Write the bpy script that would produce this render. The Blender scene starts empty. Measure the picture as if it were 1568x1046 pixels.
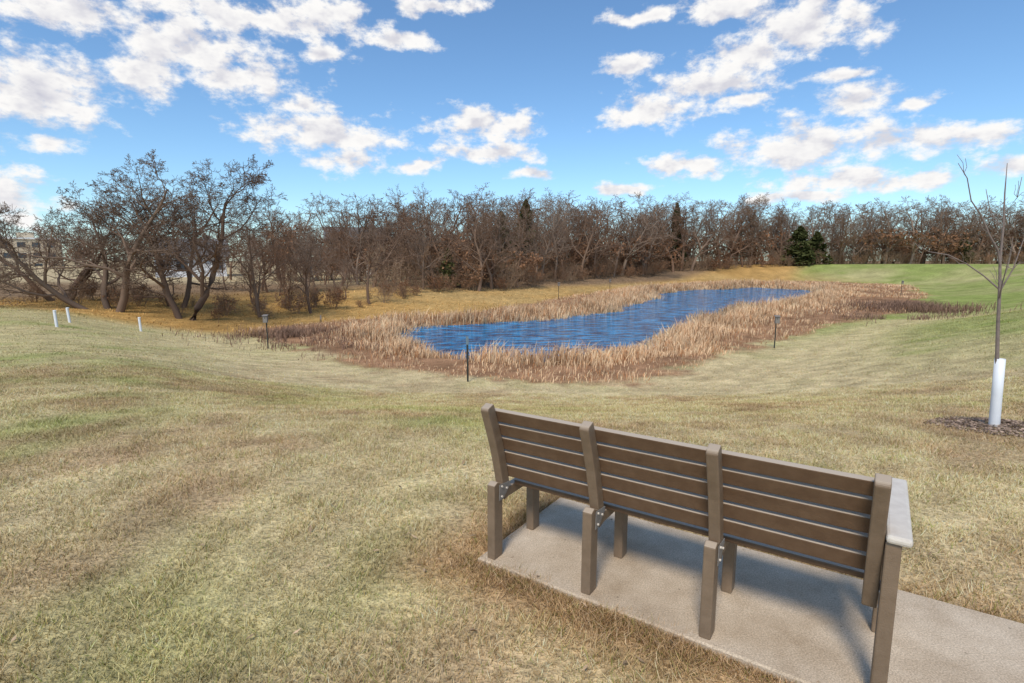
import bpy, math, random, bmesh
import numpy as np
from mathutils import Vector, Matrix
random.seed(3); RNG=np.random.default_rng(7)
scene=bpy.context.scene
col=scene.collection

# ------------------------------------------------------------------ helpers
def link(o,parent=None):
    col.objects.link(o)
    if parent is not None: o.parent=parent
    return o
def empty(name,loc=(0,0,0)):
    e=bpy.data.objects.new(name,None); e.location=loc; e.empty_display_size=.2
    return link(e)
def mesh_obj(name,verts,faces,mat=None,parent=None,smooth=False):
    me=bpy.data.meshes.new(name); me.from_pydata([tuple(v) for v in verts],[],faces); me.update()
    if mat: me.materials.append(mat)
    if smooth: me.polygons.foreach_set('use_smooth',[True]*len(me.polygons))
    return link(bpy.data.objects.new(name,me),parent)
def np_mesh(name,V,F,k,colors=None,mats=(),matidx=None):
    me=bpy.data.meshes.new(name)
    n=len(V); m=len(F)
    me.vertices.add(n); me.vertices.foreach_set('co',np.asarray(V,dtype=np.float32).ravel())
    me.loops.add(m*k); me.loops.foreach_set('vertex_index',np.asarray(F,dtype=np.int32).ravel())
    me.polygons.add(m)
    me.polygons.foreach_set('loop_start',np.arange(0,m*k,k,dtype=np.int32))
    for mt in mats: me.materials.append(mt)
    if matidx is not None: me.polygons.foreach_set('material_index',np.asarray(matidx,dtype=np.int32))
    me.update(calc_edges=True)
    if colors is not None:
        a=me.color_attributes.new('Col','FLOAT_COLOR','POINT')
        c=np.ones((n,4),dtype=np.float32); c[:,:3]=colors
        a.data.foreach_set('color',c.ravel())
    return me
_tab=np.random.default_rng(11).random((256,256))
def vnoise(x,y,s,o=0):
    x=np.asarray(x,float)/s+o*17.3+1000; y=np.asarray(y,float)/s+o*9.1+1000
    xi=np.floor(x).astype(int); yi=np.floor(y).astype(int); fx=x-xi; fy=y-yi
    fx=fx*fx*(3-2*fx); fy=fy*fy*(3-2*fy)
    g=lambda a,b:_tab[a%256,b%256]
    return (g(xi,yi)*(1-fx)+g(xi+1,yi)*fx)*(1-fy)+(g(xi,yi+1)*(1-fx)+g(xi+1,yi+1)*fx)*fy
def fbm(x,y,s,o=0):
    c_,s_=.8,.6
    return .5*vnoise(x,y,s,o)+.3*vnoise(c_*x-s_*y,s_*x+c_*y,s/2.1,o+3)+.2*vnoise(s_*x-c_*y,c_*x+s_*y,s/4.3,o+5)
def sstep(t): t=np.clip(t,0,1); return t*t*(3-2*t)

# ------------------------------------------------------------------ materials
def nmat(name):
    m=bpy.data.materials.new(name); m.use_nodes=True
    nt=m.node_tree; b=nt.nodes['Principled BSDF']
    return m,nt,b
def N(nt,t,**kw):
    n=nt.nodes.new(t)
    for k,v in kw.items(): setattr(n,k,v)
    return n
def noisy_mat(name,c1,c2,scale=20,rough=.7,bump=0.0,bscale=None,stretch=(1,1,1),metal=0,spec=.4,detail=6,top=None):
    m,nt,b=nmat(name)
    tc=N(nt,'ShaderNodeTexCoord'); mp=N(nt,'ShaderNodeMapping'); mp.inputs['Scale'].default_value=stretch
    nt.links.new(tc.outputs['Object'],mp.inputs[0])
    no=N(nt,'ShaderNodeTexNoise'); no.inputs['Scale'].default_value=scale; no.inputs['Detail'].default_value=detail
    no.inputs['Roughness'].default_value=.65
    nt.links.new(mp.outputs[0],no.inputs[0])
    r=N(nt,'ShaderNodeValToRGB'); r.color_ramp.elements[0].position=.3; r.color_ramp.elements[1].position=.7
    r.color_ramp.elements[0].color=(*c1,1); r.color_ramp.elements[1].color=(*c2,1)
    nt.links.new(no.outputs['Fac'],r.inputs[0]); src=r.outputs[0]
    if top:   # paler upward faces: sky light painted into the plastic colour
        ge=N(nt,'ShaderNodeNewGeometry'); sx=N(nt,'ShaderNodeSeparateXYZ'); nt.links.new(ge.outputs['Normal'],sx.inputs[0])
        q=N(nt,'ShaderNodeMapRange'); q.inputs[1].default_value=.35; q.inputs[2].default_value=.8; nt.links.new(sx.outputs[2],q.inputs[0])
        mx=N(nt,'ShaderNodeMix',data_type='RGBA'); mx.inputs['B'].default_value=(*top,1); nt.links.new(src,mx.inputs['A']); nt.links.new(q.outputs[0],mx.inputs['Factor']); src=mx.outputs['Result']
    nt.links.new(src,b.inputs['Base Color'])
    b.inputs['Roughness'].default_value=rough; b.inputs['Metallic'].default_value=metal
    b.inputs['Specular IOR Level'].default_value=spec
    if bump:
        n2=N(nt,'ShaderNodeTexNoise'); n2.inputs['Scale'].default_value=bscale or scale*3; n2.inputs['Detail'].default_value=5
        nt.links.new(mp.outputs[0],n2.inputs[0])
        bp=N(nt,'ShaderNodeBump'); bp.inputs['Strength'].default_value=bump; bp.inputs['Distance'].default_value=.01
        nt.links.new(n2.outputs['Fac'],bp.inputs['Height']); nt.links.new(bp.outputs[0],b.inputs['Normal'])
    return m
def attr_mat(name,rough=.8):
    m,nt,b=nmat(name)
    a=N(nt,'ShaderNodeAttribute',attribute_name='Col')
    nt.links.new(a.outputs['Color'],b.inputs['Base Color']); b.inputs['Roughness'].default_value=rough
    b.inputs['Specular IOR Level'].default_value=0
    return m
M_blade=attr_mat('grass_blade'); M_reed=attr_mat('reed_stalk',.7)
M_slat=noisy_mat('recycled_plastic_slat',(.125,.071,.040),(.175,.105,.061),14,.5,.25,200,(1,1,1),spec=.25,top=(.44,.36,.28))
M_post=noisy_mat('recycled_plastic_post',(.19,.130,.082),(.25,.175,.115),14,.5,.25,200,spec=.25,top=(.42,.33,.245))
M_arm=noisy_mat('glare_pale_armrest',(.58,.51,.43),(.70,.63,.54),20,.5,.2,150,spec=.3)  # whitish tone: sky glare on the armrest painted into its base colour
M_metal=noisy_mat('weathered_steel',(.22,.20,.18),(.34,.31,.28),60,.55,metal=.3)
M_dark=noisy_mat('dark_steel_post',(.03,.035,.03),(.06,.06,.05),40,.5,metal=.3)
M_white=noisy_mat('white_plastic',(.74,.75,.76),(.82,.82,.83),8,.45)
M_boxwood=noisy_mat('grey_cedar_box',(.17,.15,.13),(.27,.24,.21),20,.8,stretch=(6,6,1))

def bark_mat(name,c1,c2):
    m,nt,b=nmat(name)
    mx=N(nt,'ShaderNodeMix',data_type='RGBA'); mx.inputs['A'].default_value=(*c1,1); mx.inputs['B'].default_value=(*c2,1)
    oi=N(nt,'ShaderNodeObjectInfo'); nt.links.new(oi.outputs['Random'],mx.inputs['Factor'])
    nt.links.new(mx.outputs['Result'],b.inputs['Base Color']); b.inputs['Roughness'].default_value=.9
    b.inputs['Specular IOR Level'].default_value=0
    return m
M_bark=bark_mat('bark_grey_brown',(.30,.225,.17),(.20,.115,.072))
M_bark_near=bark_mat('bark_brown',(.17,.112,.08),(.21,.145,.105))
M_brush=bark_mat('brush_twig',(.22,.13,.08),(.38,.265,.175))
M_rust=bark_mat('dry_oak_leaf',(.26,.13,.068),(.36,.20,.115))
M_cedar=bark_mat('cedar_foliage',(.045,.055,.02),(.13,.13,.05))

# ------------------------------------------------------------------ terrain
K=1.18
POND=np.array([(-5.3,26.2),(-4.6,23.0),(-2.9,20.4),(.2,18.9),(2.9,19.1),(5.4,21.6),(8.8,26.0),(11.7,31.6),(16.6,37.4),(22.8,44.4),(30,53.5),(36.8,64.8),
 (31.7,72.6),(21.4,64.8),(15.1,58.5),(10.8,47.4),(6.4,38.6),(3.2,35.4),(-.5,32.2),(-4.1,29.9)])*K
BASIN=np.array([(1.1,13.9),(-1.5,14.5),(-4.5,16.4),(-8.9,20.2),(-12.6,25),(-11.1,27.7),(-8,29.9),(-3.4,33.7),(.77,40),(5.75,50),(14,65),(26,80),(46,84),
 (52,72),(40,52),(26.5,35),(17.3,27.7),(12.4,23.2),(8.9,19.5),(5.9,16.4),(3.6,14.2)])*K
def sdist(px,py,poly):
    px=np.asarray(px,float); py=np.asarray(py,float)
    d=np.full(px.shape,1e9); ins=np.zeros(px.shape,bool); n=len(poly)
    for i in range(n):
        ax,ay=poly[i]; bx,by=poly[(i+1)%n]
        ex,ey=bx-ax,by-ay
        t=np.clip(((px-ax)*ex+(py-ay)*ey)/(ex*ex+ey*ey),0,1)
        d=np.minimum(d,np.hypot(px-ax-t*ex,py-ay-t*ey))
        c=((ay>py)!=(by>py))&(px<(bx-ax)*(py-ay)/(by-ay+1e-12)+ax)
        ins^=c
    return np.where(ins,-d,d)
def dpond(x,y): return sdist(x,y,POND)+(fbm(x,y,6.5,31)-.5)*4.6
def dbasin(x,y): return sdist(x,y,BASIN)+(fbm(x,y,6,33)-.5)*2.0
CP=np.array([(0,0,0),(-8,0,-.03),(8,0,0),(0,4,0),(-6,5,-.12),(6,6,-.15),(-10,9,-.42),(-16,10,-.5),(10,9,-.2),(-15,18,-.85),(-22,20,-.75),(-16,24,-.85),(-16,30,-.8),(-22,29,-.75),(-30,25,-.6),(-13,38,-.8),(-3,60,-.6),(-25,50,-.6),
 (15,90,.0),(30,108,.3),(60,118,.8),(75,80,1.2),(52,50,1.2),(34,28,.7),(20,15,.1),(-50,60,-.5),(-40,100,-.3),(0,110,-.1),(0,-20,.1),(90,110,.9)])
WZ=-2.5
def height(x,y):
    x=np.asarray(x,float); y=np.asarray(y,float)
    num=np.zeros(x.shape); den=np.full(x.shape,1e-9)
    for cx,cy,cz in CP:
        dd=np.hypot(cx,cy); s=4+.16*dd
        w=1/((((x-cx)**2+(y-cy)**2)/(s*s))+.35)**2.2
        num+=w*cz; den+=w
    zo=num/den
    r=np.hypot(x,y); zo=zo*(1-sstep((r-150)/200))
    db=sdist(x,y,BASIN); dp=dpond(x,y)
    zb=WZ+np.clip(dp*.13-.03,-.7,.4)
    w=(12.5+np.clip((y-20)/28,0,1)*12)*(1-.30*sstep((-x-3)/9))
    t=sstep(np.clip(db,0,None)/w)
    z=zb*(1-t)+zo*t
    z=z+(fbm(x,y,3.0,2)-.5)*.07*np.clip((r-5)/10,0,1)
    return z
def hz(x,y): return float(height(np.array([x]),np.array([y]))[0])

SO=np.array([-.2,2.91]); SD=np.array([.83,-.558]); SD=SD/np.linalg.norm(SD); SN=np.array([-SD[1],SD[0]])
def slab_sn(x,y):
    rx=x-SO[0]; ry=y-SO[1]
    return rx*SD[0]+ry*SD[1], rx*SN[0]+ry*SN[1]

def ground_color(x,y):
    """surface albedo by place: lawn, dormant patches, meadow bank, reed bed, wood floor"""
    r=np.hypot(x,y); db=dbasin(x,y)
    n1=fbm(x,y,5,1); n2=fbm(x,y,1.1,4); n3=fbm(x,y,16,7); n4=fbm(x,y,.4,6); n5=fbm(x,y,2.2,41); n6=fbm(x,y,.16,44)
    straw=np.array([.66,.52,.29]); green=np.array([.30,.365,.095]); brown=np.array([.46,.31,.18]); gold=np.array([.62,.37,.13])
    g=np.clip((n5-.50)*2.8+(n1-.5)*1.2,0,1)*.58
    right=sstep((x-6)/14)*sstep((y-3)/12)
    left=sstep((-x-6)/8)*sstep((y-5)/10)*(1-sstep((y-26)/8))
    fg=sstep((-x-.6)/1.5)*(1-sstep((y-3.0)/1.5))*.36
    g=np.clip(g+right*(.60+1.1*(n3-.42))+left*.34*(n1+.2)+fg*np.clip(n5*2-.5,0,1),0,.92)
    rim=np.exp(-((db-2.4)/2.4)**2)*(y<35)
    g=g*(1-.8*rim)
    c=straw*(1-g[...,None])+green*g[...,None]
    c=c*(1+.10*rim)[...,None]
    b=np.clip((n2-.47)*3.2,0,1)*.75*(1-right)*(1-sstep((r-12)/12))
    c=c*(1-b[...,None])+brown*b[...,None]
    st=.5+.5*np.sin(db*4.6+ .8*vnoise(x,y,6,9)); c=c*(1+ (st-.5)*.10*sstep((r-9)/8)*(db>0)*sstep((x+4)/6))[...,None]
    bank=sstep((y-26.5)/3)*(1-sstep((x-(-6+.55*y))/6))
    far=sstep((y-75)/15)*(1-sstep((x-50)/15))
    gm=np.clip(np.maximum(bank,far*.7),0,1)
    gcol=gold*(1-.25*np.clip(n1*1.6-.5,0,1))[...,None]+np.array([.02,.07,.06])*(np.clip((n3-.45)*3,0,1)*.6)[...,None]
    c=c*(1-gm[...,None])+gcol*gm[...,None]
    wd=sstep((y-(52+1.15*np.clip(x+8,-20,60)))/8)
    c=c*(1-wd[...,None])+np.array([.30,.20,.12])*wd[...,None]
    fl=sstep((y-48)/14)*sstep((-x-6)/10); c=c*(1-fl[...,None])+np.array([.60,.47,.28])*fl[...,None]
    rb=sstep((.25-db+(n2-.5)*2.4)/1.2)
    rc=np.array([.38,.215,.12])*(.55+.9*n2)[...,None]
    c=c*(1-rb[...,None])+rc*rb[...,None]
    s,n=slab_sn(x,y)
    ds=np.maximum(np.maximum(-s,0),np.maximum(-n,n-1.0)); fr=sstep(1-(ds+ (n2-.5)*.6)/.55)*(ds>-.2)
    fr=fr*np.where(n>.5,.45,.85)
    c=c*(1-fr[...,None])+np.array([.46,.285,.145])*fr[...,None]
    c*= (0.52+.60*n4+.36*n6)[...,None]
    return np.clip(c,.01,1)

NG=560
u=np.linspace(-1,1,NG)
gx=1500*np.sinh(6*u)/np.sinh(6); gy=gx+14
X,Y=np.meshgrid(gx,gy); Z=height(X,Y)
V=np.stack([X.ravel(),Y.ravel(),Z.ravel()],1)
s_,n_=slab_sn(V[:,0],V[:,1])
V[:,2]=np.where((s_>-.02)&(n_>-.02)&(n_<1.02)&(s_<14),V[:,2]-.03,V[:,2])
idx=np.arange(NG*NG).reshape(NG,NG)
F=np.stack([idx[:-1,:-1],idx[:-1,1:],idx[1:,1:],idx[1:,:-1]],-1).reshape(-1,4)
C=ground_color(V[:,0],V[:,1])
m,nt,b=nmat('ground_turf')
a=N(nt,'ShaderNodeAttribute',attribute_name='Col'); ge=N(nt,'ShaderNodeNewGeometry')
def gn(scale,det=5,rough=.7):
    n=N(nt,'ShaderNodeTexNoise'); n.inputs['Scale'].default_value=scale; n.inputs['Detail'].default_value=det; n.inputs['Roughness'].default_value=rough
    nt.links.new(ge.outputs['Position'],n.inputs[0]); return n
na=gn(2.2,4,.75); nb=gn(22,2,.8)
m1=N(nt,'ShaderNodeMapRange'); m1.inputs['From Min'].default_value=.3;m1.inputs['From Max'].default_value=.7;m1.inputs['To Min'].default_value=.75;m1.inputs['To Max'].default_value=1.15
nt.links.new(na.outputs['Fac'],m1.inputs[0])
m2=N(nt,'ShaderNodeMapRange'); m2.inputs['From Min'].default_value=.3;m2.inputs['From Max'].default_value=.7;m2.inputs['To Min'].default_value=.55;m2.inputs['To Max'].default_value=1.25
nt.links.new(nb.outputs['Fac'],m2.inputs[0])
mm=N(nt,'ShaderNodeMath',operation='MULTIPLY'); nt.links.new(m1.outputs[0],mm.inputs[0]); nt.links.new(m2.outputs[0],mm.inputs[1])
vm=N(nt,'ShaderNodeVectorMath',operation='SCALE'); nt.links.new(a.outputs['Color'],vm.inputs[0]); nt.links.new(mm.outputs[0],vm.inputs['Scale'])
nt.links.new(vm.outputs[0],b.inputs['Base Color']); b.inputs['Roughness'].default_value=.95; b.inputs['Specular IOR Level'].default_value=0
bp=N(nt,'ShaderNodeBump'); bp.inputs['Strength'].default_value=.8; bp.inputs['Distance'].default_value=.04
nt.links.new(nb.outputs['Fac'],bp.inputs['Height']); nt.links.new(bp.outputs[0],b.inputs['Normal'])
me=np_mesh('ground',V,F,4,C,[m]); me.polygons.foreach_set('use_smooth',[True]*len(me.polygons))
link(bpy.data.objects.new('ground',me))

# ------------------------------------------------------------------ water
m,nt,b=nmat('pond_water')
b.inputs['Roughness'].default_value=.07; b.inputs['IOR'].default_value=1.33; b.inputs['Specular IOR Level'].default_value=.5
ge=N(nt,'ShaderNodeNewGeometry'); mp=N(nt,'ShaderNodeMapping'); mp.inputs['Scale'].default_value=(.5,1.15,1); mp.inputs['Rotation'].default_value=(0,0,.25)
nt.links.new(ge.outputs['Position'],mp.inputs[0])
n1=N(nt,'ShaderNodeTexNoise'); n1.inputs['Scale'].default_value=1.9; n1.inputs['Detail'].default_value=4; n1.inputs['Roughness'].default_value=.7
nt.links.new(mp.outputs[0],n1.inputs[0])
cr=N(nt,'ShaderNodeValToRGB'); cr.color_ramp.elements[0].position=.42; cr.color_ramp.elements[1].position=.62
cr.color_ramp.elements[0].color=(.0,.05,.15,1); cr.color_ramp.elements[1].color=(.012,.36,.72,1)
nt.links.new(n1.outputs['Fac'],cr.inputs[0]); nt.links.new(cr.outputs[0],b.inputs['Base Color'])
bp=N(nt,'ShaderNodeBump'); bp.inputs['Strength'].default_value=1; bp.inputs['Distance'].default_value=.45
nt.links.new(n1.outputs['Fac'],bp.inputs['Height']); nt.links.new(bp.outputs[0],b.inputs['Normal'])
mesh_obj('pond_water',[(-14,18,WZ),(56,18,WZ),(56,100,WZ),(-14,100,WZ)],[(0,1,2,3)],m)

# ------------------------------------------------------------------ lawn grass (real blades)
def grass_from(name,x,y,hs,ws,wk,c=None,leanx=1.3):
    n=len(x); r=np.hypot(x,y); z=height(x,y)-.004
    if c is None: c=ground_color(x,y)*1.06
    rr=RNG.random(n)
    tint=np.where(rr[:,None]<.46,[1.10,1.08,1.02],np.where(rr[:,None]<.74,[.70,.62,.52],np.where(rr[:,None]<.87,[.50,.66,.33],[1.32,1.35,1.5])))
    c=np.clip(c*tint*RNG.uniform(.8,1.2,(n,1)),.01,.88)
    h=RNG.uniform(.4,1.1,n)*hs*(.45+1.1*vnoise(x,y,.25,8)); wd=RNG.uniform(.6,1.3,n)*ws*(1+r*wk)
    th=RNG.uniform(0,2*np.pi,n); ln=RNG.uniform(.2,leanx,n)*h; la=RNG.uniform(0,2*np.pi,n)
    P=np.stack([x,y,z],1); W=np.stack([np.cos(th)*wd,np.sin(th)*wd,0*x],1)
    T=P+np.stack([np.cos(la)*ln,np.sin(la)*ln,h],1)
    V=np.stack([P-W,P+W,T],1).reshape(-1,3); F=np.arange(n*3).reshape(-1,3)
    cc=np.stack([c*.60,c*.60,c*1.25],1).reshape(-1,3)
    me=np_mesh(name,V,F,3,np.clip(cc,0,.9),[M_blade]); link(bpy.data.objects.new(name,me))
def make_grass(name,n,rmin,rmax,hs,ws,wk,pw=1.0):
    az=RNG.uniform(-math.radians(54),math.radians(54),n); r=rmin+(rmax-rmin)*RNG.random(n)**pw
    x,y=np.sin(az)*r, np.cos(az)*r
    s,nn=slab_sn(x,y)
    ragged=.09*(vnoise(x,y,.12,3)-.45)
    keep=~((s>ragged)&(nn>ragged)&(nn<1.0-ragged)&(s<14))
    keep&=dbasin(x,y)>-.3
    keep&=np.hypot(x-5.81,y-6.35)>.55
    keep&=(x>-25-.75*np.clip(y-25,0,50))
    grass_from(name,x[keep],y[keep],hs,ws,wk)
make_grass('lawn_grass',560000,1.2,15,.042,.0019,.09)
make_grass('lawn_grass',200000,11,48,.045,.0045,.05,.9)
n=26000; s=RNG.uniform(-.12,5.5,n); nn=-np.abs(RNG.normal(0,.09,n))+.02; k2=RNG.random(n)
side=k2<.12; s2=np.where(side,-np.abs(RNG.normal(0,.07,n)),s); nn=np.where(side,RNG.uniform(-.05,1.05,n),nn)
far_=(k2>.85); nn=np.where(far_,.98+np.abs(RNG.normal(0,.05,n)),nn)
x=SO[0]+SD[0]*s2+SN[0]*nn; y=SO[1]+SD[1]*s2+SN[1]*nn
keep=vnoise(x,y,.22,23)+.25*RNG.random(n)>.42; x,y=x[keep],y[keep]
grass_from('slab_edge_grass',x,y,.06,.0018,.05,np.array([.50,.33,.18])*RNG.uniform(.6,1.3,(len(x),1)),1.8)

# ------------------------------------------------------------------ reeds around the pond
def reed_mesh(name,x,y,hh,c,lean=.35,wbase=.008):
    n=len(x); z=height(x,y)-.03; r=np.hypot(x,y)
    wd=wbase*(1+r/22)*RNG.uniform(.6,1.3,n)
    th=RNG.uniform(0,np.pi,n); la=RNG.normal(.6,1.6,n); l=np.abs(RNG.normal(0,lean,n))*hh
    P=np.stack([x,y,z],1); W=np.stack([np.cos(th)*wd,np.sin(th)*wd,0*x],1)
    D=np.stack([np.cos(la),np.sin(la),0*x],1)
    Mi=P+D*(l*.35)[:,None]+np.stack([0*x,0*x,hh*.6],1)
    droop=RNG.uniform(.0,1,n)**2
    T=P+D*(l*1.1+droop*hh*.25)[:,None]+np.stack([0*x,0*x,hh*(1-.45*droop)],1)
    V=np.stack([P-W,P+W,Mi+W*.7,Mi-W*.7,T],1).reshape(-1,3)
    base=(np.arange(n)*5)[:,None]
    F3=np.concatenate([base+np.array([[0,1,2]]),base+np.array([[0,2,3]]),base+np.array([[3,2,4]])])
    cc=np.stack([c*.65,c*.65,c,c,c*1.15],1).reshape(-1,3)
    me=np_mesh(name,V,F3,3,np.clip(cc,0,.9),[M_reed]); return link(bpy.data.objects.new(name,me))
n=850000
x=RNG.uniform(-18,64,n); y=15+89*RNG.random(n)**1.5
dp=dpond(x,y); db=dbasin(x,y); pn=fbm(x,y,4,12); pn2=fbm(x,y,1.2,13)
shore=np.exp(-((dp-1.1)/2.1)**2)
dens=np.clip(shore*1.3,0,1)*np.clip((pn2-.22)*3.2,0,1.3) + .27*(pn>.48)
dens*=np.where(db<-.1,1,0)*np.where(dp>-.4-1.3*pn,1,0)
keep=(RNG.random(n)<dens*.60)
x,y,dp,pn,shore=x[keep],y[keep],dp[keep],pn[keep],shore[keep]
n=len(x)
front=1-sstep((y-24)/8)
hh=(.24+.58*np.clip(shore,0,1))*RNG.uniform(.45,1.25,n)*(.45+1.05*vnoise(x,y,1.8,15))*(1+.25*sstep((y-30)/30))*(1-.12*front)
base=np.array([.82,.58,.36])*(1-.35*RNG.random((n,1)))+np.array([.05,.01,-.01])*RNG.random((n,1))
base*=(.72+.56*vnoise(x,y,2.2,18))[:,None]
rus=RNG.random(n)<.24; base[rus]*=np.array([.72,.53,.42])
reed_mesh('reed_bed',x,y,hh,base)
def brushpatch(cx,cy,rx,ry,n,h0,c0):
    a=RNG.uniform(0,2*np.pi,n); q=np.abs(RNG.normal(0,.5,n)); x=cx+np.cos(a)*q*rx; y=cy+np.sin(a)*q*ry
    k=(fbm(x,y,2,21)>.45)&(dpond(x,y)>.5); x,y=x[k],y[k]; n=len(x)
    return x,y,RNG.uniform(.4,1.2,n)*h0,np.array(c0)*RNG.uniform(.6,1.3,(n,1))
bx=[brushpatch(-11.5,27.5,4.2,3.5,3600,.42,(.28,.175,.12)),brushpatch(-8.0,23.5,3.5,2.6,1800,.3,(.30,.18,.12)),
    brushpatch(31,42,5,6,4200,.75,(.24,.15,.105)),brushpatch(25,36,5,4,1800,.5,(.28,.18,.125)),brushpatch(33,80,8,4,2400,.8,(.24,.17,.13))]
x=np.concatenate([q[0] for q in bx]);y=np.concatenate([q[1] for q in bx]);h=np.concatenate([q[2] for q in bx]);c=np.concatenate([q[3] for q in bx])
reed_mesh('dogwood_thicket',x,y,h,c,.5,.006)
n=52000
x=RNG.uniform(-32,60,n); y=RNG.uniform(26,100,n)
k=(dbasin(x,y)>0)&(y>27)&(x<-6+.55*y)&(RNG.random(n)<(40/y)**1.3); x,y=x[k],y[k]
reed_mesh('bank_grass',x,y,RNG.uniform(.06,.18,len(x)),np.clip(ground_color(x,y)*RNG.uniform(.8,1.35,(len(x),1)),0,1),.6,.012)

# ------------------------------------------------------------------ concrete pad and path
m,nt,b=nmat('concrete')
ge=N(nt,'ShaderNodeNewGeometry')
n1=N(nt,'ShaderNodeTexNoise'); n1.inputs['Scale'].default_value=2.5; n1.inputs['Detail'].default_value=8; n1.inputs['Roughness'].default_value=.7
n2=N(nt,'ShaderNodeTexNoise'); n2.inputs['Scale'].default_value=140; n2.inputs['Detail'].default_value=3
nv=N(nt,'ShaderNodeTexVoronoi'); nv.inputs['Scale'].default_value=9
for q in (n1,n2,nv): nt.links.new(ge.outputs['Position'],q.inputs[0])
r1=N(nt,'ShaderNodeValToRGB'); r1.color_ramp.elements[0].position=.3; r1.color_ramp.elements[0].color=(.42,.315,.21,1); r1.color_ramp.elements[1].position=.7; r1.color_ramp.elements[1].color=(.68,.55,.405,1)
nt.links.new(n1.outputs['Fac'],r1.inputs[0])
r2=N(nt,'ShaderNodeMapRange'); r2.inputs['From Min'].default_value=.3; r2.inputs['From Max'].default_value=.7; r2.inputs['To Min'].default_value=.66; r2.inputs['To Max'].default_value=1.2
nt.links.new(n2.outputs['Fac'],r2.inputs[0])
sp=N(nt,'ShaderNodeMapRange'); sp.inputs['From Min'].default_value=.03; sp.inputs['From Max'].default_value=.07; sp.inputs['To Min'].default_value=.55; sp.inputs['To Max'].default_value=1
nt.links.new(nv.outputs['Distance'],sp.inputs[0])
mu=N(nt,'ShaderNodeMath',operation='MULTIPLY'); nt.links.new(r2.outputs[0],mu.inputs[0]); nt.links.new(sp.outputs[0],mu.inputs[1])
vs=N(nt,'ShaderNodeVectorMath',operation='SCALE'); nt.links.new(r1.outputs[0],vs.inputs[0]); nt.links.new(mu.outputs[0],vs.inputs['Scale'])
nt.links.new(vs.outputs[0],b.inputs['Base Color']); b.inputs['Roughness'].default_value=.9; b.inputs['Specular IOR Level'].default_value=.2
bp=N(nt,'ShaderNodeBump'); bp.inputs['Strength'].default_value=.5; bp.inputs['Distance'].default_value=.004
nt.links.new(n2.outputs['Fac'],bp.inputs['Height']); nt.links.new(bp.outputs[0],b.inputs['Normal'])
M_conc=m
path=empty('concrete_path')
def slabpiece(name,s0,s1,n0,n1,top=.014):
    P=[]
    for z,i in ((-.08,0),(top-.008,0),(top,.008)):
        for s,n in ((s0+i,n0+i),(s1-i,n0+i),(s1-i,n1-i),(s0+i,n1-i)):
            p=SO+SD*s+SN*n; P.append((p[0],p[1],z))
    Fs=[(8,9,10,11)]
    for k in (0,4):
        for j in range(4): Fs.append((k+j,k+(j+1)%4,k+4+(j+1)%4,k+4+j))
    mesh_obj(name,P,Fs,M_conc,path)
slabpiece('pad',0,3.45,0,.98)
slabpiece('pad_2',3.458,6.9,0,.98); slabpiece('pad_3',6.908,12,0,.98)

# ------------------------------------------------------------------ bench
bench=empty('park_bench')
BO=SO+SD*.075+SN*.085
GZ=.014
def W3(s,n,z): p=BO+SD*s+SN*n; return (p[0],p[1],z+GZ)
def bevel_obj(o,w=.005,seg=2):
    md=o.modifiers.new('b','BEVEL'); md.width=w; md.segments=seg; md.limit_method='ANGLE'; md.angle_limit=.6
    return o
def prism(name,prof,s0,s1,mat,bv=.006):
    k=len(prof); P=[W3(s0,n,z) for n,z in prof]+[W3(s1,n,z) for n,z in prof]
    Fs=[tuple(range(k))[::-1],tuple(range(k,2*k))]+[(i,(i+1)%k,k+(i+1)%k,k+i) for i in range(k)]
    o=mesh_obj(name,P,Fs,mat,bench)
    bm=bmesh.new(); bm.from_mesh(o.data); bmesh.ops.recalc_face_normals(bm,faces=bm.faces); bm.to_mesh(o.data); bm.free()
    return bevel_obj(o,bv)
CL=[(.085,.33),(.062,.44),(.036,.55),(.006,.66),(-.032,.77),(-.082,.905)]
def cl(t):
    acc=0
    for (a,b_),(c_,d_) in zip(CL[:-1],CL[1:]):
        L=math.hypot(c_-a,d_-b_)
        if t<=acc+L or (c_,d_)==CL[-1]:
            q=(t-acc)/L; return (a+(c_-a)*q,b_+(d_-b_)*q),((c_-a)/L,(d_-b_)/L)
        acc+=L
def offs(t,o):
    (pn,pz),(tn,tz)=cl(t); return (pn+tz*o,pz-tn*o)
TOT=sum(math.hypot(c_-a,d_-b_) for (a,b_),(c_,d_) in zip(CL[:-1],CL[1:]))
SP=.594
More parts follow.
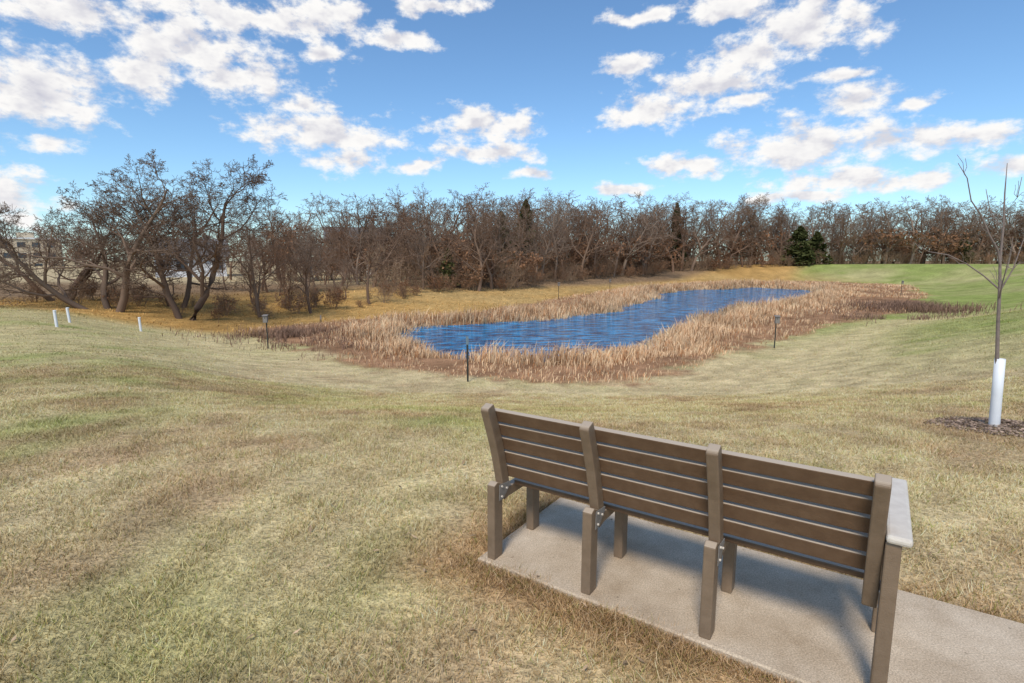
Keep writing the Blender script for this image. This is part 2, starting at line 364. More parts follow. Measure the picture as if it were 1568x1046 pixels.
for i in range(4):
    s=i*SP; hw=.026
    ts=[0,.11,.22,.34,.45,TOT-.012]
    prof=[offs(t,-.034) for t in ts]+[offs(TOT,-.020)]+[offs(TOT,.028)]+[offs(t,.032) for t in ts[::-1]]
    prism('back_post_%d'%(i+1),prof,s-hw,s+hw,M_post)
    if i==3:
        so=s+.054
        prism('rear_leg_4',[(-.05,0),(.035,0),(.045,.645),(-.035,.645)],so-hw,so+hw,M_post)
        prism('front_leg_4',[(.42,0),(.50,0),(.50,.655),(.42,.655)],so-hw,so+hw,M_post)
        prism('armrest_right',[(-.05,.648),(.60,.658),(.62,.672),(.60,.690),(-.05,.680)],so-.026,so+.056,M_arm,.012)
    else:
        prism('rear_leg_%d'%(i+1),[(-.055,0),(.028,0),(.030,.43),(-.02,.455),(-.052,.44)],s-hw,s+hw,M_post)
        if i==0:
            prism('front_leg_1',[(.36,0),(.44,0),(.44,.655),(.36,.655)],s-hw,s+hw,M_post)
            prism('armrest_left',[(.10,.650),(.52,.658),(.54,.672),(.52,.688),(.10,.682)],s-.02,s+.045,M_arm,.012)
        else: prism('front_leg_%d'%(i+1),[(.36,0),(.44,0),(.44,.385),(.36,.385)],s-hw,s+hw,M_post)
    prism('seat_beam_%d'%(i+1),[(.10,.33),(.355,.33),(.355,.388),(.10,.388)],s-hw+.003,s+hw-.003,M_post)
    for (bn,bz) in ((.012,.36),(.012,.42),(.06,.395)):
        c0=W3(s+hw+.006,bn,bz)
        bpy.ops.mesh.primitive_cylinder_add(vertices=10,radius=.006,depth=.012,location=c0,rotation=(math.pi/2,0,math.atan2(SD[1],SD[0])+math.pi/2))
        o=bpy.context.object; o.name='bolt'; o.data.materials.append(M_arm); o.parent=bench
    prism('bracket_%d'%(i+1),[(-.012,.34),(.03,.34),(.10,.405),(.10,.425),(-.008,.435)],s+hw+.0015,s+hw+.005,M_metal,.001)
pitch=.0905; t0=.113
for k in range(5):
    a0=t0+k*pitch; a1=min(a0+pitch-.016,TOT-.004)
    o0,o1=.034,.062
    prof=[offs(a0,o0),offs((a0+a1)/2,o0),offs(a1,o0),offs(a1,o1),offs((a0+a1)/2,o1),offs(a0,o1)]
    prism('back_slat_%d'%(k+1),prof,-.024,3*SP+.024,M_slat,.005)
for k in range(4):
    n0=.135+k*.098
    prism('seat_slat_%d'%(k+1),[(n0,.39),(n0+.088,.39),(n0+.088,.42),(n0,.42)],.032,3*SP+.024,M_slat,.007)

# ------------------------------------------------------------------ tree generator
def perp(d):
    a=Vector((0,0,1)) if abs(d.z)<.9 else Vector((1,0,0))
    p=d.cross(a).normalized(); return p,d.cross(p).normalized()
def make_tree(name,seed,H,r0,nch,ang=(35,60),ratio=.62,wob=.12,trop=.06,stems=1,spread=.2,mats=(M_bark,),leaf=0,minr=.004,t0=.22,leafsize=.06,leafz=1.0,sides=(7,6,4,3,3,3)):
    rn=random.Random(seed); V=[];Fq=[];mi=[]
    nl=len(nch); segs=[9,6,5,3,2,2]
    def tube(pts,rad,k):
        b0=len(V); n=len(pts)
        for i in range(n):
            d=(pts[min(i+1,n-1)]-pts[max(i-1,0)]); d=d.normalized() if d.length>1e-9 else Vector((0,0,1))
            p,q=perp(d)
            for j in range(k):
                a=2*math.pi*j/k; V.append(pts[i]+(p*math.cos(a)+q*math.sin(a))*rad[i])
        for i in range(n-1):
            for j in range(k):
                a=b0+i*k+j; b_=b0+i*k+(j+1)%k; Fq.append((a,b_,b_+k,a+k)); mi.append(0)
    def grow(p,d,L,r,lv):
        n=segs[lv]; pts=[p.copy()]; rad=[r]
        for i in range(n):
            w=wob*(1+.5*lv)
            d=(d+Vector((rn.gauss(0,w),rn.gauss(0,w),rn.gauss(0,w)+trop))).normalized()
            p=p+d*(L/n); pts.append(p.copy()); rad.append(max(minr,r*(1-.8*(i+1)/n)))
        tube(pts,rad,sides[lv])
        if lv<nl:
            c=nch[lv]
            for k in range(c):
                t=t0+(1-t0)*(k+rn.random())/c if lv==0 else .15+.85*(k+rn.random())/c
                t=min(t,.98); f=t*n; i=int(f); q=f-i
                pp=pts[i].lerp(pts[i+1],q); dd=(pts[i+1]-pts[i]).normalized(); rr=rad[i]*(1-q)+rad[i+1]*q
                a,b_=perp(dd); ph=k*2.4+rn.uniform(-.6,.6); al=math.radians(rn.uniform(*ang))
                nd=(dd*math.cos(al)+(a*math.cos(ph)+b_*math.sin(ph))*math.sin(al)).normalized()
                if nd.z<-.3: nd.z*=.3; nd.normalize()
                grow(pp,nd,L*ratio*(1.05-.55*t)*rn.uniform(.75,1.2),max(minr,rr*.62),lv+1)
        if lv>=nl-1 and leaf and pts[-1].z<H*leafz:
            for q in range(leaf):
                c=pts[rn.randrange(1,len(pts))]+Vector((rn.gauss(0,.06),rn.gauss(0,.06),rn.gauss(0,.06)))
                s=leafsize*rn.uniform(.6,1.4); e=[Vector((rn.gauss(0,s),rn.gauss(0,s),rn.gauss(0,s))) for _ in range(3)]
                b0=len(V); V.extend([c+e[0],c+e[1],c+e[2],c-e[1]]); Fq.append((b0,b0+1,b0+2,b0+3)); mi.append(1)
    for sidx in range(stems):
        if stems==1: base=Vector((0,0,-.1)); d=Vector((rn.gauss(0,.04),rn.gauss(0,.04),1)).normalized(); LH=H
        else:
            a=2*math.pi*sidx/stems+rn.uniform(-.4,.4); q=rn.uniform(.3,1)*spread
            base=Vector((math.cos(a)*q*.7,math.sin(a)*q*.7,-.1)); d=Vector((math.cos(a)*q,math.sin(a)*q,1)).normalized(); LH=H*rn.uniform(.8,1)
        grow(base,d,LH,r0*(LH/H),0)
    V=np.array([tuple(v) for v in V],dtype=np.float32)
    me=np_mesh(name,V,np.array(Fq),4,None,list(mats),mi)
    return me,float(V[:,2].max())
def make_conifer(name,seed,H,R,n,mats):
    rn=np.random.default_rng(seed)
    lob=rn.uniform(.35,1.35,90)
    t=rn.random(n)**.8; a=rn.uniform(0,2*np.pi,n)
    rad=R*(1-t)**.65*(.3+.7*np.sqrt(rn.random(n)))*lob[((a/(2*np.pi)*8).astype(int)+(t*13).astype(int)*5)%90]
    C_=np.stack([np.cos(a)*rad,np.sin(a)*rad,.5+t*(H-.5)-rad*.1],1)
    s=.10*R/1.4*rn.uniform(.5,1.4,(n,1))*(1.15-.5*t[:,None])
    E=[rn.normal(0,1,(n,3))*s for _ in range(3)]
    V=np.stack([C_+E[0],C_+E[1],C_+E[2],C_-E[1]],1).reshape(-1,3)
    F=np.arange(n*4).reshape(-1,4); mi=np.zeros(n,int)
    k=6; tv=[]
    for z,r in ((-.1,.14),(H*.95,.02)):
        for j in range(k): tv.append((math.cos(j*2*math.pi/k)*r,math.sin(j*2*math.pi/k)*r,z))
    b0=len(V); V=np.concatenate([V,np.array(tv)]); F=np.concatenate([F,np.array([(b0+j,b0+(j+1)%k,b0+k+(j+1)%k,b0+k+j) for j in range(k)])])
    mi=np.concatenate([mi,np.ones(k,int)])
    return np_mesh(name,V,F,4,None,mats,mi),H

T=[]
for i in range(7):
    T.append(make_tree('wood_tree_%d'%i,100+i,7.4 if i%2 else 8.2,.17,[11,7,5,3],ang=(28,58),ratio=.55,trop=.05,minr=.011,mats=(M_bark,M_rust),t0=.2))
TL=[make_tree('leafy_oak_%d'%i,140+i,6.5,.15,[10,6,5,2],ang=(35,65),ratio=.55,trop=.03,minr=.012,mats=(M_bark,M_rust),leaf=1,t0=.12,leafsize=.075,leafz=.6) for i in range(3)]
TB=[make_tree('brush_%d'%i,160+i,2.6,.03,[7,5,2],ang=(20,50),ratio=.55,trop=.05,stems=8,spread=.5,minr=.008,mats=(M_brush,M_rust),leaf=1 if i%2 else 0,t0=.1,leafsize=.045,sides=(4,3,3,3)) for i in range(4)]
TC=[make_conifer('cedar_%d'%i,170+i,7.5,1.9,4200,[M_cedar,M_bark]) for i in range(3)]
def place(tm,parent,x,y,tall,wide=1.0,name=None):
    me,h=tm; o=bpy.data.objects.new(name or me.name,me)
    k=tall/h; o.location=(x,y,hz(x,y)-.05); o.rotation_euler=(0,0,random.uniform(0,6.28)); o.scale=(k*wide,k*wide,k)
    link(o,parent); return o
LINE=[(-11,49),(-3,61),(5,76),(15,93),(30,109),(50,117),(75,121),(100,120),(130,112),(165,95)]
def along(line,step):
    out=[]
    for (a,b_),(c_,d_) in zip(line[:-1],line[1:]):
        L=math.hypot(c_-a,d_-b_); n=max(1,int(L/step))
        for i in range(n):
            q=(i+random.random()*.8)/n; nx,ny=-(d_-b_)/L,(c_-a)/L
            out.append((a+(c_-a)*q,b_+(d_-b_)*q,nx,ny))
    return out
wood=empty('distant_tree_line')
for row in range(5):
    for (x,y,nx,ny) in along(LINE,3.0+row*.3):
        off=1+row*4.4+random.uniform(-1.8,1.8); px,py=x+nx*off,y+ny*off
        dist=math.hypot(px,py)
        tall=8.0+6.6*min(1,max(0,(dist-45)/58))
        me=random.choice(T) if random.random()<.66 else random.choice(TL)
        place(me,wood,px,py,tall*random.uniform(.70,1.08),random.uniform(.95,1.25))
under=empty('woodland_brush')
for row,(off0,h0,h1) in enumerate(((-.5,1.8,3.8),(3,2.8,5.4),(9,3.6,6.2),(16,4.6,7.0))):
    for (x,y,nx,ny) in along(LINE,2.0+row*.4):
        off=off0+random.uniform(-1,1)
        place(random.choice(TB),under,x+nx*off,y+ny*off,random.uniform(h0,h1))
for (x,y,s,wd) in [(-7.0,59.5,4.2,1.0),(-1.5,77,9.0,1),(2.0,81,11,.8),(34,115,13.2,.6),(61.5,118.5,8.2,1.7),(66,120,7.0,1.6),(99,121.5,6.4,1.3)]:
    place(random.choice(TC),None,x,y,s,wd,'cedar_tree')
bg=empty('background_woods')
for i in range(60):
    x=random.uniform(-190,30); y=140+random.uniform(0,40)+max(0,x)*.1
    place(random.choice(T+TL),bg,x,y,random.uniform(8,12),1.3)
for i in range(38):
    x=random.uniform(-48,-10); y=60+random.uniform(0,32)
    b_=math.degrees(math.atan2(x,y))
    if -33<b_<-27.5 and y<84: continue
    if -17.5<b_<-13.5 and y<90: continue
    if math.hypot(x+47,y-80)<9 or math.hypot(x+25,y-88)<8: continue
    place(random.choice(T),bg,x,y,random.uniform(6,8.6))
thick=empty('brush_thicket')
TLINE=[(-28,31),(-24,31.2),(-19,32),(-14.5,35),(-11.5,39.5),(-9.5,45),(-8,50)]
for row in range(3):
    for (x,y,nx,ny) in along(TLINE,1.7+.4*row):
        off=.3+row*1.6+random.uniform(-.7,.7)
        b_=math.degrees(math.atan2(x+nx*off,y+ny*off))
        lo=.55 if (-33<b_<-28 or -18<b_<-13.5) else 1
        place(random.choice(TB),thick,x+nx*off,y+ny*off,random.uniform(.9,1.9)*lo)
for i in range(22):
    x,y,nx,ny=random.choice(along(TLINE[2:],1.2)); off=random.uniform(2,12)
    b_=math.degrees(math.atan2(x+nx*off,y+ny*off))
    if -32<b_<-28: continue
    place(random.choice(T),thick,x+nx*off,y+ny*off,random.uniform(3.0,5.8))
def near(seed,x,y,H,r,tall,stems=1,spread=.3,nch=(8,7,5,4,3),ang=(30,62),ratio=.66,trop=.03,rot=0,wide=1):
    me,h=make_tree('bare_tree',seed,H,r,list(nch),ang=ang,ratio=ratio,trop=trop,wob=.13,stems=stems,spread=spread,mats=(M_bark_near,),minr=.0055,t0=.14)
    k=tall/h
    o=bpy.data.objects.new('bare_tree',me); o.location=(x,y,hz(x,y)); o.rotation_euler=(0,0,rot); o.scale=(k*wide,k*wide,k); link(o)
near(11,-22.8,30.8,5.3,.14,8.7,stems=3,spread=.75,nch=(8,6,5,5,3),wide=1.1)
near(12,-19.0,31.5,5.6,.14,9.2,stems=2,spread=.5,nch=(9,7,5,5,3),wide=1.1)
near(13,-16.0,34.5,5.6,.12,7.4,nch=(9,6,5,4),ang=(25,50))
near(14,-13.6,36.8,5.0,.11,5.8,nch=(9,6,5,4),ang=(25,50))
near(15,-27.0,33.0,4.6,.12,7.2,stems=3,spread=.7,nch=(7,6,5,5))
near(16,-11.0,42,5.4,.12,6.6,nch=(9,6,5,4),ang=(25,50))
near(17,-21.2,34.5,5.4,.12,8.6,nch=(9,6,5,5),stems=2,spread=.4)

# ------------------------------------------------------------------ young staked tree on the right
def polytube(name,chains,mat,parent,k=8):
    V=[];F=[]
    for pts,rads in chains:
        pts=[Vector(p) for p in pts]; b0=len(V); n=len(pts)
        for i in range(n):
            d=(pts[min(i+1,n-1)]-pts[max(i-1,0)]).normalized(); p,q=perp(d)
            for j in range(k):
                a=2*math.pi*j/k; V.append(pts[i]+(p*math.cos(a)+q*math.sin(a))*rads[i])
        for i in range(n-1):
            for j in range(k):
                a=b0+i*k+j; b_=b0+i*k+(j+1)%k; F.append((a,b_,b_+k,a+k))
        F.append(tuple(b0+(n-1)*k+j for j in range(k)))
    return mesh_obj(name,V,F,mat,parent,True)
M_sap=noisy_mat('sapling_bark',(.16,.12,.10),(.27,.21,.18),15,.8)
sap=empty('young_tree')
tx,ty=5.81,6.35; tz=hz(tx,ty)
def wob(p0,p1,n,r0,r1,amp=.03,seed=0):
    rn=random.Random(seed); p0=Vector(p0);p1=Vector(p1); pts=[];rad=[]
    for i in range(n+1):
        t=i/n; p=p0.lerp(p1,t)
        if 0<i<n: p+=Vector((rn.gauss(0,amp),rn.gauss(0,amp),rn.gauss(0,amp)))
        p.z+=-amp*1.5*math.sin(math.pi*t)
        pts.append(p);rad.append(r0+(r1-r0)*t)
    return pts,rad
ch=[([(tx,ty,tz-.1),(5.79,ty,tz+.4),(5.74,ty,.53),(5.70,6.36,1.0),(5.65,6.34,1.4),(5.63,6.36,1.7),(5.60,6.34,2.1),(5.585,6.36,2.45),(5.56,6.35,2.78)],[.024,.022,.02,.018,.016,.013,.010,.007,.003]),
 ([(5.635,6.35,1.62),(5.56,6.33,1.82),(5.42,6.3,1.98),(5.28,6.28,2.2),(5.14,6.27,2.36),(5.05,6.25,2.6),(4.93,6.25,2.76)],[.012,.011,.010,.008,.006,.005,.003]),
 ([(5.65,6.35,1.37),(5.5,6.4,1.52),(5.32,6.45,1.66),(5.1,6.45,1.76),(4.9,6.5,1.80),(4.77,6.5,1.88)],[.010,.008,.007,.006,.004,.003]),
 ([(5.66,6.35,1.33),(5.74,6.3,1.6),(5.80,6.28,1.95),(5.84,6.3,2.3)],[.009,.007,.005,.003]),
 ([(5.67,6.35,1.25),(5.55,6.2,1.45),(5.50,6.1,1.75),(5.42,6.0,1.95)],[.008,.006,.004,.003]),
 ([(5.60,6.35,2.05),(5.48,6.4,2.25),(5.40,6.4,2.5)],[.006,.005,.003]),
 ([(5.59,6.35,2.2),(5.68,6.3,2.4),(5.70,6.3,2.62)],[.006,.004,.003]),
 ([(5.68,6.35,1.15),(5.8,6.5,1.4),(5.95,6.6,1.62),(6.02,6.65,1.9)],[.008,.006,.004,.003])]
rn=random.Random(5); base_ch=list(ch[1:])
for pts,rd in base_ch:
    for q in range(3):
        i=rn.randrange(1,len(pts)-1); p=Vector(pts[i])
        e=p+Vector((rn.uniform(-.16,.16),rn.uniform(-.14,.14),rn.uniform(.08,.26)))
        ch.append(wob(p,e,3,rd[i]*.6,.0022,.01,rn.random()))
polytube('trunk_and_branches',ch,M_sap,sap)
P=[];F=[];k=20
for z,r in ((-.02,.052),(.0,.055),(.40,.053),(.83,.052),(.83,.047),(.0,.047)):
    for j in range(k):
        a=2*math.pi*j/k; P.append((tx-.035*(z/.83)+math.cos(a)*r,ty+math.sin(a)*r,tz+z))
for i in range(5):
    for j in range(k): F.append((i*k+j,i*k+(j+1)%k,(i+1)*k+(j+1)%k,(i+1)*k+j))
mesh_obj('trunk_guard',P,F,M_white,sap,True)
n=2600; a=RNG.uniform(0,2*np.pi,n); q=np.sqrt(RNG.random(n))*.66*(.85+.3*vnoise(np.cos(a)*3,np.sin(a)*3,1,2))
x=tx+np.cos(a)*q; y=ty+np.sin(a)*q; z=height(x,y)+.01+.03*RNG.random(n)*(1-q/.8)
E=[RNG.normal(0,.014,(n,3))*np.array([1,1,.35]) for _ in range(2)]
Cc=np.stack([x,y,z],1); V=np.stack([Cc+E[0],Cc+E[1],Cc-E[0],Cc-E[1]],1).reshape(-1,3)
mc=np.repeat(np.array([.25,.18,.135])*RNG.uniform(.3,1.9,(n,1)),4,0)
me=np_mesh('mulch_bed',V,np.arange(n*4).reshape(-1,4),4,mc,[M_blade]); o=bpy.data.objects.new('mulch_bed',me); link(o,sap)

# ------------------------------------------------------------------ leaf litter on the lawn
n=300; az=RNG.uniform(-.85,.85,n); r=1.6+RNG.random(n)*9; x=np.sin(az)*r; y=np.cos(az)*r
k=sdist(x,y,BASIN)>0; x,y=x[k],y[k]; n=len(x); z=height(x,y)+.024+.006*RNG.random(n)
sz=RNG.uniform(.005,.016,n); th=RNG.uniform(0,6.28,n); tl=RNG.normal(0,.45,(n,2))
pts=[]
for (px,py) in ((-1.7,0),(-.2,.6),(1.7,.1),(-.2,-.6)):
    dx=(px*np.cos(th)-py*np.sin(th))*sz; dy=(px*np.sin(th)+py*np.cos(th))*sz
    pts.append(np.stack([x+dx,y+dy,z+(px*tl[:,0]+abs(py)*tl[:,1])*sz],1))
V=np.stack(pts,1).reshape(-1,3); lc=np.array([.46,.32,.20])*RNG.uniform(.3,1.5,(n,1))
F=np.concatenate([np.arange(n)[:,None]*4+np.array([[0,1,2]]),np.arange(n)[:,None]*4+np.array([[0,2,3]])])
me=np_mesh('fallen_leaves',V,F,3,np.clip(np.repeat(lc,4,0),0,.8),[M_blade]); link(bpy.data.objects.new('fallen_leaves',me))

# ------------------------------------------------------------------ posts
def boxp(name,c,sx,sy,sz,mat,parent,rot=0,bv=.004):
    P=[]
    for z in (-.5,.5):
        for a,b_ in ((-.5,-.5),(.5,-.5),(.5,.5),(-.5,.5)):
            X_=a*sx;Y_=b_*sy; P.append((c[0]+X_*math.cos(rot)-Y_*math.sin(rot),c[1]+X_*math.sin(rot)+Y_*math.cos(rot),c[2]+z*sz))
    o=mesh_obj(name,P,[(3,2,1,0),(4,5,6,7),(0,1,5,4),(1,2,6,5),(2,3,7,6),(3,0,4,7)],mat,parent)
    if bv: bevel_obj(o,bv,1)
    return o
def nest_box(x,y,h=1.25,rot=.3,mat=M_boxwood):
    e=empty('nest_box_post'); z=hz(x,y)
    boxp('post_web',(x,y,z+h/2-.1),.05,.012,h+.2,M_dark,e,rot,0); boxp('post_flange',(x,y+.018,z+h/2-.1),.016,.022,h+.2,M_dark,e,rot,0)
    boxp('box',(x,y-.085,z+h-.16),.17,.15,.28,mat,e,rot)
    r=[(-.11,-.18,.0),(.11,-.18,.0),(.11,.03,.035),(-.11,.03,.035)]
    P=[(x+a*math.cos(rot)-b_*math.sin(rot),y-.02+a*math.sin(rot)+b_*math.cos(rot),z+h-.015+c_+t) for t in (0,.02) for a,b_,c_ in r]
    mesh_obj('box_roof',P,[(3,2,1,0),(4,5,6,7),(0,1,5,4),(1,2,6,5),(2,3,7,6),(3,0,4,7)],mat,e)
    bpy.ops.mesh.primitive_cylinder_add(vertices=16,radius=.02,depth=.006,location=(x+.16*math.sin(rot),y-.085-.076*math.cos(rot)-.004,z+h-.1),rotation=(math.pi/2,0,rot))
    o=bpy.context.object;o.name='entrance_hole';o.data.materials.append(M_dark);o.parent=e
nest_box(-10.6,23.4,1.45,.1); nest_box(11.4,23.4,1.4,-.2); nest_box(4.6,54,1.6); nest_box(42,59,1.6,-.3); nest_box(11.8,66,1.5); nest_box(45,46,1.2)
def marker(x,y,h,cap):
    e=empty('marker_post'); z=hz(x,y)
    boxp('post_web',(x,y,z+h/2-.1),.06,.012,h+.2,M_dark,e,.1,0); boxp('post_flange',(x,y+.018,z+h/2-.1),.018,.022,h+.2,M_dark,e,.1,0)
    boxp('reflector',(x,y-.012,z+h-.13),.085,.006,.26,cap,e,.1,.002)
M_bluegrey=noisy_mat('faded_blue_reflector',(.12,.18,.22),(.2,.26,.3),20,.4)
marker(-1.4,16.9,1.45,M_bluegrey); marker(-11.8,33.5,.45,M_boxwood)
for (x,y) in ((-18,21.4),(-19.6,24.0),(-17.3,25.2)):
    e=empty('white_marker_pipe'); z=hz(x,y)
    bpy.ops.mesh.primitive_cylinder_add(vertices=16,radius=.05,depth=.7,location=(x,y,z+.29),rotation=(0,math.radians(random.uniform(-5,5)),0)); o=bpy.context.object;o.name='pipe';o.data.materials.append(M_white);o.parent=e;bevel_obj(o,.008)
    bpy.ops.mesh.primitive_cylinder_add(vertices=16,radius=.058,depth=.05,location=(x,y,z+.64)); o=bpy.context.object;o.name='cap';o.data.materials.append(M_white);o.parent=e;bevel_obj(o,.008)

# ------------------------------------------------------------------ parking lot + kerb
M_asph=noisy_mat('asphalt',(.14,.142,.147),(.19,.192,.197),8,.95,spec=.1)
M_kerb=noisy_mat('kerb_concrete',(.50,.48,.45),(.62,.60,.56),8,.85)
rows=[]
for i in range(16):
    t=i/15; ex=-25.5-t*22; ey=24.5+t*19
    rows.append([(ex-j*3.4,ey+ (-.4*j)) for j in range(12)])
V=[];F=[]
for row in rows:
    for (x,y) in row: V.append((x,y,hz(x,y)+.05))
for i in range(len(rows)-1):
    for j in range(11): F.append((i*12+j,i*12+j+1,(i+1)*12+j+1,(i+1)*12+j))
mesh_obj('parking_lot',V,F,M_asph)
V=[];F=[]
for i,row in enumerate(rows):
    x,y=row[0]; z=hz(x,y)
    for dx,dz in ((-.02,-.02),(-.02,.17),(.16,.17),(.16,-.1)): V.append((x+dx,y,z+dz))
    if i:
        for j in range(3): F.append(((i-1)*4+j,(i-1)*4+j+1,i*4+j+1,i*4+j))
mesh_obj('parking_lot_kerb',V,F,M_kerb)

# ------------------------------------------------------------------ buildings
M_win=noisy_mat('window_glass',(.03,.04,.05),(.06,.08,.1),2,.3)
M_trim=noisy_mat('white_trim',(.7,.7,.68),(.78,.78,.76),5,.6)
def house(name,x,y,w,d,h,rh,rot,wall,roof,storeys=1):
    e=empty(name,(x,y,hz(x,y)-.2)); e.rotation_euler=(0,0,rot)
    def bx(n,c,s,mat): return boxp(n,c,*s,mat,e,0,0)
    bx('walls',(0,0,h/2),(w,d,h),wall)
    mesh_obj('gables',[(-w/2,-d/2,h),(-w/2,d/2,h),(-w/2,0,h+rh),(w/2,-d/2,h),(w/2,d/2,h),(w/2,0,h+rh)],[(0,1,2),(5,4,3)],wall,e)
    o=.5; k=rh/(d/2)*o
    R=[(-w/2-o,-d/2-o,h-k),(w/2+o,-d/2-o,h-k),(w/2+o,0,h+rh+.02),(-w/2-o,0,h+rh+.02),(-w/2-o,d/2+o,h-k),(w/2+o,d/2+o,h-k)]
    R2=[(a,b_,c_+.2) for a,b_,c_ in R]
    mesh_obj('roof',R+R2,[(0,1,2,3),(3,2,5,4),(9,8,7,6),(10,11,8,9),(0,6,7,1),(4,5,11,10),(0,3,9,6),(3,4,10,9),(1,7,8,2),(2,8,11,5)],roof,e)
    sh=h/storeys
    for s in range(storeys):
        for i in range(4):
            cx=-w/2+w*(i+.5)/4
            if s==0 and i==2: bx('door',(cx,-d/2-.03,1.1),(1,.06,2.1),M_trim)
            else:
                bx('window_frame',(cx,-d/2-.03,s*sh+sh*.55),(1.5,.06,1.3),M_trim); bx('window_pane',(cx,-d/2-.05,s*sh+sh*.55),(1.25,.07,1.05),M_win)
    bx('chimney',(w*.25,1,h+rh+.1),(.9,.7,1.2),roof)
M_wg=noisy_mat('grey_siding',(.62,.63,.65),(.72,.73,.75),3,.7,stretch=(1,1,12)); M_wb=noisy_mat('tan_siding',(.50,.42,.34),(.6,.51,.42),3,.7,stretch=(1,1,12))
M_rf=noisy_mat('shingle_roof',(.13,.12,.115),(.20,.19,.18),6,.95,spec=.1)
house('grey_house',-43,74,8,7,3.0,2.0,.5,M_wg,M_rf)
house('tan_house',-22,79,8,8,4.8,1.8,.3,M_wb,M_rf,2)
off=empty('office_building',(-150,165,-2.2)); off.rotation_euler=(0,0,.65)
M_off=noisy_mat('tan_brick_wall',(.52,.42,.29),(.62,.51,.37),3,.8)
boxp('walls',(0,0,4.5),24,14,11,M_off,off,0,0); boxp('parapet',(0,0,10.25),24.6,14.6,.5,M_trim,off,0,0); boxp('rooftop_unit',(4,0,11.3),4,3,1.6,M_off,off,0,0)
for s in range(3):
    for i in range(7): boxp('window',(-9.9+i*3.3,-7.03,2.2+s*3.1),1.8,.1,1.4,M_win,off,0,0)

# ------------------------------------------------------------------ sky, clouds, sun
SUN_EL=math.radians(52); SUN_AZ=math.radians(198)   # clockwise from +Y
w=bpy.data.worlds.new('World'); scene.world=w; w.use_nodes=True
nt=w.node_tree; nt.nodes.clear()
out=N(nt,'ShaderNodeOutputWorld')
sky=N(nt,'ShaderNodeTexSky',sky_type='NISHITA'); sky.sun_disc=False; sky.sun_elevation=SUN_EL; sky.sun_rotation=SUN_AZ
sky.air_density=1.0; sky.dust_density=.3; sky.ozone_density=2.0; sky.altitude=200
tint=N(nt,'ShaderNodeMix',data_type='RGBA',blend_type='MULTIPLY'); tint.inputs['Factor'].default_value=1; tint.inputs['B'].default_value=(.78,.98,1.10,1)
nt.links.new(sky.outputs[0],tint.inputs['A'])
bgs=N(nt,'ShaderNodeBackground'); bgs.inputs['Strength'].default_value=.15; nt.links.new(tint.outputs['Result'],bgs.inputs[0])
CL_=[(-39.7,12.8,4.6,2.6),(-39.3,9.1,2.2,0.7),(-29.0,17.4,5.6,2.2),(-23.7,20.6,9.6,1.3),(-36.4,18.5,4.5,1.5),(-32.5,15.2,2.8,1.7),(-25.1,15.7,4.8,1.4),(-20.2,14.1,2.4,0.7),(-18.0,11.8,6.2,1.4),(-16.9,9.5,3.6,1.0),(-2.6,13.2,5.0,1.3),(-2.2,10.7,4.8,.9),(-9.4,9.2,2.0,0.7),(1.7,8.8,1.7,0.5),(11.2,17.8,2.2,1.0),(13.8,14.0,4.3,1.3),(19.1,15.8,5.2,1.2),(22.3,17.8,4.4,1.3),(26.4,19.5,4.6,2.2),(20.5,21.5,3.3,.9),(31.3,13.4,2.8,1.0),(29.7,15.3,2.0,0.5),(35.0,12.6,1.7,0.5),(27.1,9.9,5.9,2.1),
(35.3,9.6,5.6,1.2),(17.7,8.9,3.6,1.0),(29.9,7,5,.9),(35.5,6.7,3.1,.8),(27.5,5.7,3.2,.6),(41.7,7,1.2,.5),(11.6,6.9,2.4,.5),(-11,20.2,3.0,.7),(-17.5,21.6,3.3,1.0),(-7.2,22.9,3.5,.7),(21.5,14.3,2.6,.7),(-18,18.3,1.6,.9),(12.9,22,3.2,.6),(-43,4.8,3.0,2.6),(39.4,9.6,2.2,.6),
(-60,14,9,4),(60,12,9,3),(0,36,14,3),(-30,38,12,4),(35,39,14,4),(120,25,20,6),(-120,25,20,6),(180,30,25,7)]
def M2(op,a,b_=None,c_=None):
    n=N(nt,'ShaderNodeMath',operation=op)
    for i,v in enumerate((a,b_,c_)):
        if v is None: continue
        if isinstance(v,(int,float)): n.inputs[i].default_value=v
        else: nt.links.new(v,n.inputs[i])
    return n.outputs[0]
def VM(op,a,b_=None,c_=None):
    n=N(nt,'ShaderNodeVectorMath',operation=op)
    for i,v in enumerate((a,b_,c_)):
        if v is None: continue
        if isinstance(v,tuple): n.inputs[i].default_value=v
        else: nt.links.new(v,n.inputs[i])
    return n
tc=N(nt,'ShaderNodeTexCoord'); sx=N(nt,'ShaderNodeSeparateXYZ'); nt.links.new(tc.outputs['Generated'],sx.inputs[0])
az=M2('MULTIPLY',M2('ARCTAN2',sx.outputs[0],sx.outputs[1]),57.2958); el=M2('MULTIPLY',M2('ARCSINE',sx.outputs[2]),57.2958)
cb=N(nt,'ShaderNodeCombineXYZ'); nt.links.new(az,cb.inputs[0]); nt.links.new(el,cb.inputs[1]); P0=cb.outputs[0]
def noise(pv,scale,det,rough,o=(0,0,0)):
    q=VM('MULTIPLY_ADD',pv,(1.0,1.6,1.0),o)
    n=N(nt,'ShaderNodeTexNoise'); n.inputs['Scale'].default_value=scale; n.inputs['Detail'].default_value=det; n.inputs['Roughness'].default_value=rough
    nt.links.new(q.outputs[0],n.inputs[0]); return n
wn=noise(P0,.22,1,.5,(7,3,0))
ws=VM('MULTIPLY_ADD',wn.outputs['Color'],(3.2,1.6,0.),(-1.6,-.8,0.))
wp=VM('ADD',P0,ws.outputs[0]).outputs[0]
prev=None
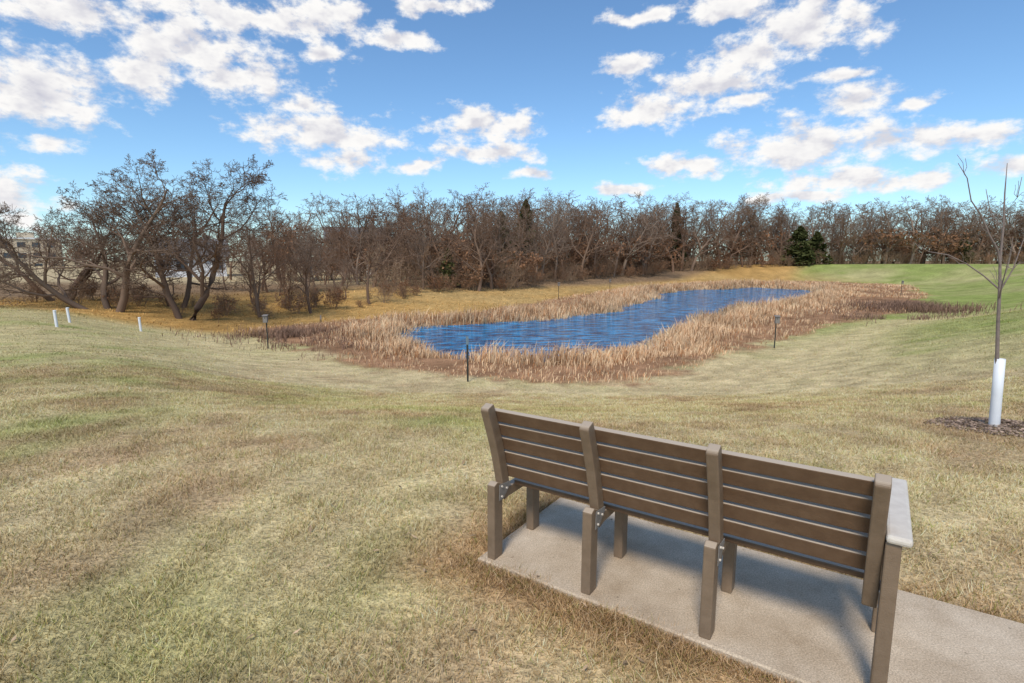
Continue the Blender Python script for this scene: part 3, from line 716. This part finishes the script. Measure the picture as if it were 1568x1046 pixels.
for a_,e_,ra,re in CL_:
    ra*=1.14; re*=1.16
    ma=VM('MULTIPLY_ADD',wp,(1/ra,1/re,0.),(-a_/ra,-e_/re,0.))
    le=VM('LENGTH',ma.outputs[0])
    prev=le.outputs['Value'] if prev is None else M2('MINIMUM',prev,le.outputs['Value'])
fn=noise(P0,.36,6,.62)
P1=VM('ADD',P0,(-.5,.9,0.)).outputs[0]
fn1=noise(P1,.36,3,.55)
amp=3.5
d0=M2('SUBTRACT',M2('MULTIPLY_ADD',fn.outputs['Fac'],amp,-amp/2+1.12),prev)
dn=M2('MULTIPLY',M2('SUBTRACT',fn1.outputs['Fac'],fn.outputs['Fac']),amp)
def mr(v,a,b_,c_,d_):
    n=N(nt,'ShaderNodeMapRange'); n.interpolation_type='SMOOTHSTEP'
    nt.links.new(v,n.inputs[0])
    for k,q in zip((1,2,3,4),(a,b_,c_,d_)): n.inputs[k].default_value=q
    return n.outputs[0]
mask=mr(d0,-.15,.75,0,1)
depth=mr(d0,.6,1.8,0,1); lit=mr(dn,-.45,.75,0,1)
westness=M2('MAXIMUM',M2('MINIMUM',M2('MULTIPLY_ADD',az,-1/24,-16/24),1.0),0.0)   # thicker, greyer bank to the left
dark=M2('ADD',M2('MULTIPLY_ADD',depth,.26,M2('MULTIPLY',lit,.58)),M2('MULTIPLY',M2('MULTIPLY',westness,.42),depth))
cc=N(nt,'ShaderNodeMix',data_type='RGBA'); cc.inputs['A'].default_value=(1,.985,.965,1); cc.inputs['B'].default_value=(.47,.48,.60,1); nt.links.new(dark,cc.inputs['Factor'])
bgc=N(nt,'ShaderNodeBackground'); bgc.inputs['Strength'].default_value=1.0; nt.links.new(cc.outputs['Result'],bgc.inputs[0])
mx=N(nt,'ShaderNodeMixShader'); nt.links.new(mask,mx.inputs[0]); nt.links.new(bgs.outputs[0],mx.inputs[1]); nt.links.new(bgc.outputs[0],mx.inputs[2])
nt.links.new(mx.outputs[0],out.inputs[0])

sl=bpy.data.lights.new('sun','SUN'); sl.energy=3.1; sl.angle=math.radians(14.0); sl.color=(1,.93,.82)
so=bpy.data.objects.new('sun',sl); link(so)
dv=Vector((math.sin(SUN_AZ)*math.cos(SUN_EL),math.cos(SUN_AZ)*math.cos(SUN_EL),math.sin(SUN_EL)))
so.rotation_euler=dv.to_track_quat('Z','Y').to_euler(); so.location=(0,-5,20)

cam=bpy.data.cameras.new('camera'); co=bpy.data.objects.new('camera',cam); link(co)
co.location=(0,0,1.7); co.rotation_euler=(math.radians(90-8.48),0,0)
cam.lens=19.17; cam.sensor_width=36; cam.clip_end=5000; cam.clip_start=.05
scene.camera=co
scene.view_settings.view_transform='Standard'; scene.view_settings.look='None'; scene.view_settings.exposure=0
